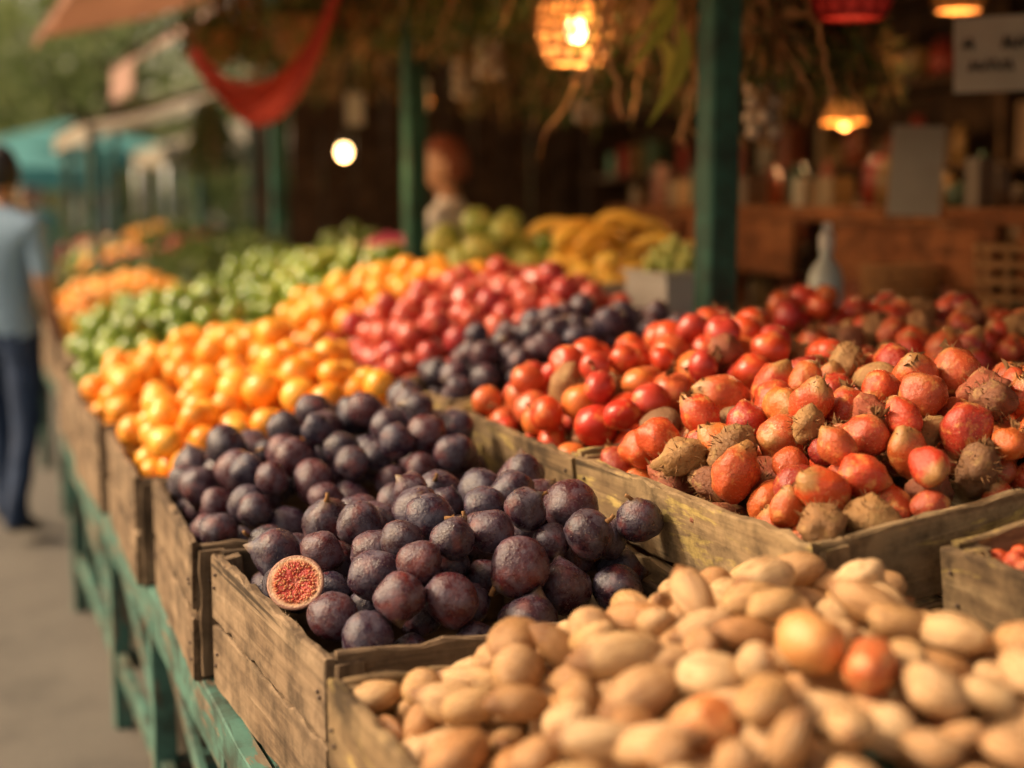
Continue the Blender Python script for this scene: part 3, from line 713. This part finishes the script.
def basket(c,r,h,top):
    mb=MB()
    for t in np.linspace(0,1,9):
        rr=r*(.65+.35*t**.6); tube(mb,[(rr*math.cos(a),rr*math.sin(a),-h+h*t) for a in np.linspace(0,2*math.pi,25)],h/15,6)
    lathe(mb,[(0,-h),(r*.6,-h),(r*.64,-h*.95),(r*.9,-.02),(r*.86,-.02),(r*.6,-h*.9),(0,-h*.9)],24)
    for a in (0,2.1,4.2): tube(mb,[(r*math.cos(a),r*math.sin(a),0),(0,0,top-c[2])],.004,5)
    n=160; a=rng.uniform(0,6.28,n); q=r*1.25*np.sqrt(rng.uniform(0,1,n)); P=np.stack([np.cos(a)*q,np.sin(a)*q,.08-rng.uniform(0,.18,n)*(q/r)],1)
    leaves(mb,P,.08,1,.6,True)
    mb.build('hanging_basket',[M_wick,M_leaf],M=Matrix.Translation(c))
basket((1.6,6.5,2.36),.15,.16,2.75); basket((1.97,6.6,2.42),.16,.18,2.85); basket((1.3,7.1,2.36),.13,.14,2.65); basket((2.3,5.9,2.35),.15,.18,2.9)
M_gar=flat_mat('garlic_skin',(.5,.41,.31),.6,.3,20)
def braid(x,y,zt,n,top=2.9):
    mb=MB(); tube(mb,[(x,y,top),(x,y,zt-n*.045)],.006,5,1)
    for i in range(n):
        for s in range(3):
            a=i*1.1+s*2.1; put(mb,T_org[s],np.array([x+.035*math.cos(a),y+.035*math.sin(a),zt-i*.045]),.026,rand_rot(),0)
    mb.build('garlic_braid',[M_gar,M_stem])
braid(2.36,3.8,1.98,6); braid(2.42,5.2,2.1,6); braid(2.2,6.0,2.15,4); braid(2.05,5.3,2.18,4)

# ---------------------------------------------------------------- further stalls down the street
def far_stall(x0,y0,y1,kinds,zt=.92):
    mb=MB()
    board(mb,(x0+.02,(y0+y1)/2,.66),(y1-y0,.08,.03),RYZ,0,seg=8)
    for y in np.arange(y0,y1,.25): board(mb,(x0+.7,y+.12,.68),(1.36,.24,.02),RX,0,seg=2)
    for y in (y0+.1,(y0+y1)/2,y1-.1):
        for x in (x0+.05,x0+1.3): board(mb,(x,y,.33),(.66,.06,.06),RZ)
    mb.build('market_stall_table',[W_teal])
    n=len(kinds); l=(y1-y0)/n
    for i,pair in enumerate(kinds):
        for (xx,zz),(nm,mt,r) in zip(((x0,zt),(x0+.66,zt+.13)),pair):
            make_crate(xx,y0+i*l+.01,zz,.64,l-.03,.24 if zz==zt else .37)
            C,R=pack(.64,l-.03,heap(.14,.15,4,.02),r,.12,2.3); mb=MB()
            if nm=='leafy_green_pile':
                P=np.repeat(C,14,0)+rng.normal(0,.03,(len(C)*14,3)); leaves(mb,P,.08)
            else:
                for c,ri in zip(C,R): put(mb,random.choice(T_org if nm!='lime_pile' else T_lim),c,ri,rand_rot())
            mb.build(nm,[mt],M=crate_matrix(xx,y0+i*l+.01,zz,0,0))
LI=('lime_pile',M_grn,.047);MA=('mandarin_pile',M_org,.038);LE=('leafy_green_pile',M_leaf,.05);TO=('tomato_pile',M_pink,.045);PO=('potato_pile',M_nut,.05)
far_stall(.50,5.75,8.7,[(LI,LI),(MA,LI),(MA,LE),(LE,LE)])
far_stall(.95,9.6,12.6,[(LE,LE),(TO,LE),(MA,TO),(LI,LE)])
far_stall(1.1,13.4,16.6,[(PO,LE),(TO,MA),(LE,LE)])
for (x,y,z) in [(1.05,10.3,2.05),(1.05,12.5,2.05),(2.15,10.3,2.4),(2.15,12.5,2.4),(1.55,13.5,2.28),(1.55,16.4,2.28),(2.8,13.5,2.55),(2.8,16.4,2.55)]:
    mb=MB(); board(mb,(x,y,z/2),(z,.07,.07),RZ); mb.build('teal_post',[W_teal])
for (x,y,z) in [(2.35,10.4,.3),(2.35,11.1,.3),(2.35,10.5,.65),(2.35,11.2,.65),(2.4,10.4,1.0),(2.4,11.3,1.0),(2.4,10.7,1.35),(2.35,11.9,.3),(2.35,12.0,.65),(2.4,12.0,1.0)]:
    make_crate(x,y,z+.3,.5,.6,.3,U(-.05,.05),0,M_dk)
for (x,y) in [(1.9,10.6),(2.1,11.4),(2.2,12.2)]: bundle('dried_herb_bundle',x,y,2.3,.5,.3,160,M_leaf,.12,2.4)
def gazebo(cx,cy,w,z,mat):
    mb=MB(); h=w/2
    V=[(cx-h,cy-h,z),(cx+h,cy-h,z),(cx+h,cy+h,z),(cx-h,cy+h,z),(cx,cy,z+.5),(cx-h,cy-h,z-.25),(cx+h,cy-h,z-.25),(cx+h,cy+h,z-.25),(cx-h,cy+h,z-.25)]
    mb.add(V,[0,1,4,1,2,4,2,3,4,3,0,4,5,6,1,0,6,7,2,1,7,8,3,2,8,5,0,3],[3,3,3,3,4,4,4,4],0,None,0,smooth=False)
    for sx in (-1,1):
        for sy in (-1,1): tube(mb,[(cx+sx*h*.97,cy+sy*h*.97,0),(cx+sx*h*.97,cy+sy*h*.97,z)],.03,6,1)
    for k in range(4): board(mb,(cx,cy-h*.6+k*h*.4,.75),(w*.8,.35,.04),RX,1)
    mb.build('market_canopy',[mat,M_steel])
gazebo(.3,20,3.4,1.95,C_teal); gazebo(4.6,22,3.2,2.3,C_tan); gazebo(-4.2,22,3.2,2.3,C_teal); gazebo(2.2,26,3.4,2.4,C_teal); gazebo(-2.5,27,3.4,2.3,C_teal)

# ---------------------------------------------------------------- ground
m,nt,b=new('street_asphalt'); g=N(nt); tc=g.n('TexCoord'); v=tc.outputs['Object']
c=g.ramp(g.noise(v,.6,6,.6),[(.3,(.09,.08,.07)),(.7,(.15,.135,.115))]); c=g.mix(g.ramp(g.noise(v,60,3,.7),[(.45,0.),(.7,.5)]),c,(.05,.045,.04))
c=g.mix(g.ramp(g.noise(v,3,5,.65),[(.5,0.),(.7,.6)]),c,(.05,.045,.04))
g.l(c,b.inputs['Base Color']); b.inputs['Roughness'].default_value=.8; g.bump(g.noise(v,80,4,.7),.4,.01,b)
mb=MB(); s=150
mb.add([(-s,-s,0),(s,-s,0),(s,s,0),(-s,s,0)],[0,1,2,3],[4],0,smooth=False); mb.build('ground',[m])
M_kerb=flat_mat('kerb_stone',(.3,.28,.25),.85,.4,8)
mb=MB()
for i in range(30): board(mb,(-3.2,-2+i*1.0,.06),(.98,.25,.12),RY,0,seg=3,jit=.002,ch=.012)
mb.build('kerb',[M_kerb])
mb=MB(); mb.add([(-7,-4,.11),(-3.33,-4,.11),(-3.33,30,.11),(-7,30,.11)],[0,1,2,3],[4],0,smooth=False); mb.build('pavement',[M_kerb])

# ---------------------------------------------------------------- trees
M_bark=flat_mat('bark',(.1,.075,.05),.9,.5,6)
def tree(x,y,h,cr,n=2000):
    mb=MB(); tube(mb,[(x,y,0),(x+U(-.1,.1),y,h*.25),(x+U(-.3,.3),y+U(-.2,.2),h*.5),(x+U(-.4,.4),y,h*.8)],[.22,.17,.12,.04],9,1)
    cl=[]
    for i in range(11):
        a=U(0,6.28); r=cr*U(.3,1); z=h*U(.4,1.0); e=(x+r*math.cos(a),y+r*math.sin(a),z)
        tube(mb,[(x,y,h*U(.25,.45)),((x+e[0])/2,(y+e[1])/2,z*.8),e],[.08,.05,.015],6,1); cl.append(e)
    cl=np.array(cl); idx=rng.integers(0,len(cl),n)
    P=cl[idx]+rng.normal(0,1,(n,3))*np.array([cr*.3,cr*.3,cr*.22])
    leaves(mb,P,.34); mb.build('street_tree',[M_tree,M_bark])
for (x,y,h,c_) in [(-3,30,7,3.0),(3.5,31,7,3.2),(-7,27,7,3.0),(8,30,9,3.4),(0,40,8,3.8),(-6,42,9,4),(6,44,9,4),(-5.5,19,7,2.4),(11,36,10,4)]:
    tree(x,y,h,c_)
mb=MB(); P=rng.uniform(0,1,(7000,3))*[70,7,1]; P[:,0]-=35; P[:,1]+=50; P[:,2]=P[:,2]**.8*(5.5+2*np.sin(P[:,0]*.5)+1.5*np.sin(P[:,0]*1.3)); leaves(mb,P,.9); mb.build('distant_trees',[M_tree])

# ---------------------------------------------------------------- people
def human(name,loc,yaw,shirt,trousers,hair,skin=(.4,.22,.14),H=1.75,joints=None,sleeve=1.16,headyaw=0):
    J={'pel':(0,0,.96),'sp':(0,-.005,1.10),'ch':(0,.005,1.27),'uc':(0,-.005,1.41),'nk':(0,0,1.49),'hb':(0,.012,1.56),
       'sl':(-.175,-.01,1.405),'el':(-.235,-.04,1.13),'wl':(-.245,.05,.89),'pl':(-.243,.075,.82),
       'sr':(.175,-.01,1.405),'er':(.235,-.04,1.13),'wr':(.245,.05,.89),'pr':(.243,.075,.82),
       'hl':(-.09,0,.90),'kl':(-.10,.03,.50),'al':(-.105,-.03,.10),'tl':(-.12,.13,.04),'eel':(-.10,-.07,.04),
       'hr':(.09,0,.90),'kr':(.10,.02,.50),'ar':(.105,-.05,.10),'tr':(.12,.11,.04),'eer':(.10,-.09,.04)}
    if joints: J.update(joints)
    Rr={'pel':(.155,.115),'sp':(.145,.11),'ch':(.165,.12),'uc':(.13,.10),'nk':(.058,.058),'hb':(.055,.055),'sl':(.072,.072),'el':(.045,.045),'wl':(.028,.028),'pl':(.036,.022),
        'hl':(.10,.10),'kl':(.066,.066),'al':(.046,.046),'tl':(.04,.03),'eel':(.036,.036)}
    for k in ('s','e','w','p','h','k','a','t','ee'):
        Rr[k+'r']=Rr[k+'l']
    E=[('pel','sp'),('sp','ch'),('ch','uc'),('uc','nk'),('nk','hb')]
    for s in 'lr': E+=[('uc','s'+s),('s'+s,'e'+s),('e'+s,'w'+s),('w'+s,'p'+s),('pel','h'+s),('h'+s,'k'+s),('k'+s,'a'+s),('a'+s,'t'+s),('a'+s,'ee'+s)]
    for s,sg in (('l',-1),('r',1)):
        p=Vector(J['p'+s]); w=Vector(J['w'+s]); d=(p-w).normalized(); fy=Vector((0,1,0)); fy=(fy-d*fy.dot(d)).normalized()
        for i,(o,l0) in enumerate(((-.027,.065),(-.009,.08),(.009,.075),(.027,.06))):
            a=p+d*.03+fy*o; b_=a+d*l0*.55; c_=b_+d*l0*.45-Vector((sg*.012,0,0))
            for nme,q,r in ((f'f{s}{i}a',a,.0095),(f'f{s}{i}b',b_,.009),(f'f{s}{i}c',c_,.0075)): J[nme]=tuple(q); Rr[nme]=(r,r)
            E+=[('p'+s,f'f{s}{i}a'),(f'f{s}{i}a',f'f{s}{i}b'),(f'f{s}{i}b',f'f{s}{i}c')]
        a=w+d*.03+fy*.03; b_=a+fy*.03+d*.03; J[f't{s}1']=tuple(a); J[f't{s}2']=tuple(b_); Rr[f't{s}1']=(.012,.012);Rr[f't{s}2']=(.009,.009)
        E+=[('w'+s,f't{s}1'),(f't{s}1',f't{s}2')]
    names=list(J); idx={k:i for i,k in enumerate(names)}
    me=bpy.data.meshes.new('tmp'); me.from_pydata([J[k] for k in names],[(idx[a],idx[b]) for a,b in E],[])
    ob=bpy.data.objects.new('tmp',me); scene.collection.objects.link(ob)
    md=ob.modifiers.new('s','SKIN'); md.use_smooth_shade=True
    for k in names:
        sv=me.skin_vertices[0].data[idx[k]]; sv.radius=Rr[k]; sv.use_root=(k=='pel')
    sb=ob.modifiers.new('u','SUBSURF'); sb.levels=2; sb.render_levels=2
    dg=bpy.context.evaluated_depsgraph_get(); ev=ob.evaluated_get(dg).to_mesh()
    V=np.array([v.co[:] for v in ev.vertices]); L=[];T=[];MT=[]
    for p in ev.polygons:
        L+=list(p.vertices); T.append(len(p.vertices)); c=p.center
        if c.z<.085: k=4
        elif c.z>1.505: k=0
        elif abs(c.x)>.19 and c.z<sleeve and c.z>.5 : k=0
        elif c.z>.93: k=1
        else: k=2
        MT.append(k)
    bpy.data.objects.remove(ob)
    fold=np.array([noise.noise(Vector((v[0]*9,v[1]*9,v[2]*16))) for v in V])*.012*(V[:,2]<1.48)*(V[:,2]>.1)
    ax=V.copy(); ax[:,2]=0; nrm=np.linalg.norm(ax,axis=1)[:,None]+1e-6; V=V+ax/nrm*fold[:,None]
    mb=MB(); mb.add(V,L,T,MT)
    Hc=np.array([0,.02,1.645]); Hm=np.array(Matrix.Rotation(headyaw,3,'Z'))
    V,L,T=ICO[4]; P=V*[.074,.094,.118]
    low=np.clip(-V[:,2],0,1); P[:,0]*=1-.35*low**1.5; P[:,1]*=1-.12*low; P[:,1]+=.012*low
    fr=V[:,1]>0
    P[:,1]+=.022*np.exp(-((V[:,0]/.16)**2))*np.exp(-(((V[:,2]+.12)/.16)**2))*fr
    for s in (-1,1): P[:,1]-=.010*np.exp(-(((V[:,0]-s*.38)/.18)**2+((V[:,2]-.05)/.12)**2))*fr
    P[:,1]+=.006*np.exp(-((V[:,0]/.25)**2+((V[:,2]+.5)/.07)**2))*fr
    mt=np.zeros(len(T),int); cen=V[L.reshape(-1,3)].mean(1)
    mt[(np.abs(cen[:,0])<.22)&(np.abs(cen[:,2]+.5)<.045)&(cen[:,1]>0)]=5
    mb.add(P@Hm.T+Hc,L,T,mt)
    hp=V*[.084,.106,.128]*(1+.05*nz(V,6,np.zeros(3)))[:,None]; keep=(cen[:,2]>.42)|((cen[:,1]<-.05)&(cen[:,2]>-.5))|((cen[:,1]<.2)&(cen[:,2]>.1))
    Lf=L.reshape(-1,3)[keep].ravel(); mb.add(hp@Hm.T+Hc+[0,-.004,.004],Lf,T[keep],3)
    V1,L1,T1=ICO[2]
    for s in (-1,1):
        mb.add((V1*[.010,.018,.03]+[s*.075,-.005,-.005])@Hm.T+Hc,L1,T1,0)
        mb.add((V1*[.011,.008,.006]+[s*.029,.084,.006])@Hm.T+Hc,L1,T1,6)
        mb.add((V1*[.018,.006,.004]+[s*.029,.089,.026])@Hm.T+Hc,L1,T1,3)
    mats=[flat_mat('skin',skin,.5,.15,5),shirt,trousers,flat_mat('hair',hair,.6,.4,30),flat_mat('shoe_leather',(.03,.022,.018),.5,.3,8),flat_mat('lips',(.3,.1,.08),.4,.1,5),flat_mat('eye',(.05,.04,.04),.2,.1,5)]
    return mb.build(name,mats,M=Matrix.Translation(loc)@Matrix.Rotation(yaw,4,'Z')@Matrix.Scale(H/1.765,4))
S_blue=flat_mat('blue_shirt',(.20,.31,.44),.85,.2,8); S_jean=flat_mat('denim',(.02,.045,.11),.85,.4,12)
S_white=flat_mat('pale_shirt',(.76,.73,.69),.85,.2,8); S_dark=flat_mat('dark_trousers',(.03,.03,.035),.85,.3,8); S_tealc=flat_mat('teal_shirt',(.05,.25,.25),.85,.2,8); S_redc=flat_mat('rust_shirt',(.4,.12,.08),.85,.2,8)
human('man',(.28,6.9,0),rad(-35),S_blue,S_jean,(.012,.01,.01),H=1.79,sleeve=1.2,headyaw=rad(25),
   joints={'kl':(-.11,.10,.50),'al':(-.115,.12,.10),'tl':(-.13,.28,.04),'eel':(-.11,.08,.04),'kr':(.10,-.02,.49),'ar':(.105,-.16,.12),'tr':(.12,.0,.04),'eer':(.10,-.20,.07)})
human('vendor',(2.16,6.10,0),rad(55),S_white,S_dark,(.22,.06,.028),H=1.83,sleeve=1.2,headyaw=rad(20),
   joints={'el':(-.30,.04,1.17),'wl':(-.27,.28,1.12),'pl':(-.26,.35,1.11),'er':(.29,.08,1.17),'wr':(.22,.30,1.10),'pr':(.21,.37,1.08)})
human('pedestrian',(1.15,17.9,0),rad(200),S_tealc,S_dark,(.02,.015,.01),H=1.7)
human('pedestrian',(.4,18.5,0),rad(170),S_redc,S_jean,(.03,.02,.01),H=1.7)
human('pedestrian',(.2,15.5,0),rad(10),S_white,S_dark,(.02,.015,.01),H=1.75)
human('pedestrian',(.9,22,0),rad(30),S_redc,S_dark,(.02,.015,.01),H=1.72)
human('pedestrian',(.75,13.0,0),rad(160),S_tealc,S_jean,(.02,.015,.01),H=1.68)

# ---------------------------------------------------------------- light, world, camera
w=bpy.data.worlds.new('World'); scene.world=w; w.use_nodes=True; nt=w.node_tree; bg=nt.nodes['Background']
sky=nt.nodes.new('ShaderNodeTexSky'); sky.sky_type='NISHITA'; sky.sun_disc=False
el=rad(40); az=rad(-66)
sky.sun_elevation=el; sky.sun_rotation=az; sky.dust_density=5; sky.air_density=1.0
mx=nt.nodes.new('ShaderNodeMix'); mx.data_type='RGBA'; mx.blend_type='MULTIPLY'; mx.inputs[0].default_value=1; mx.inputs[7].default_value=(1.95,1.52,1.02,1)
nt.links.new(sky.outputs[0],mx.inputs[6]); nt.links.new(mx.outputs[2],bg.inputs[0]); bg.inputs[1].default_value=.15
sl=bpy.data.lights.new('sun','SUN'); sl.energy=4.0; sl.angle=rad(7); sl.color=(1,.83,.60)
so=bpy.data.objects.new('sun',sl); scene.collection.objects.link(so)
d=Vector((math.sin(az)*math.cos(el),math.cos(az)*math.cos(el),math.sin(el))); so.rotation_euler=(-d).to_track_quat('-Z','Y').to_euler()
cam=bpy.data.cameras.new('camera'); co=bpy.data.objects.new('camera',cam); scene.collection.objects.link(co); scene.camera=co
co.location=(0,0,1.55); co.rotation_euler=(rad(90-7.37),0,rad(-22)); cam.lens=50; cam.sensor_width=36; cam.clip_end=500; cam.clip_start=.05
cam.dof.use_dof=True; cam.dof.focus_distance=2.2; cam.dof.aperture_fstop=1.35
scene.view_settings.view_transform='Standard'; scene.view_settings.look='None'; scene.view_settings.exposure=0
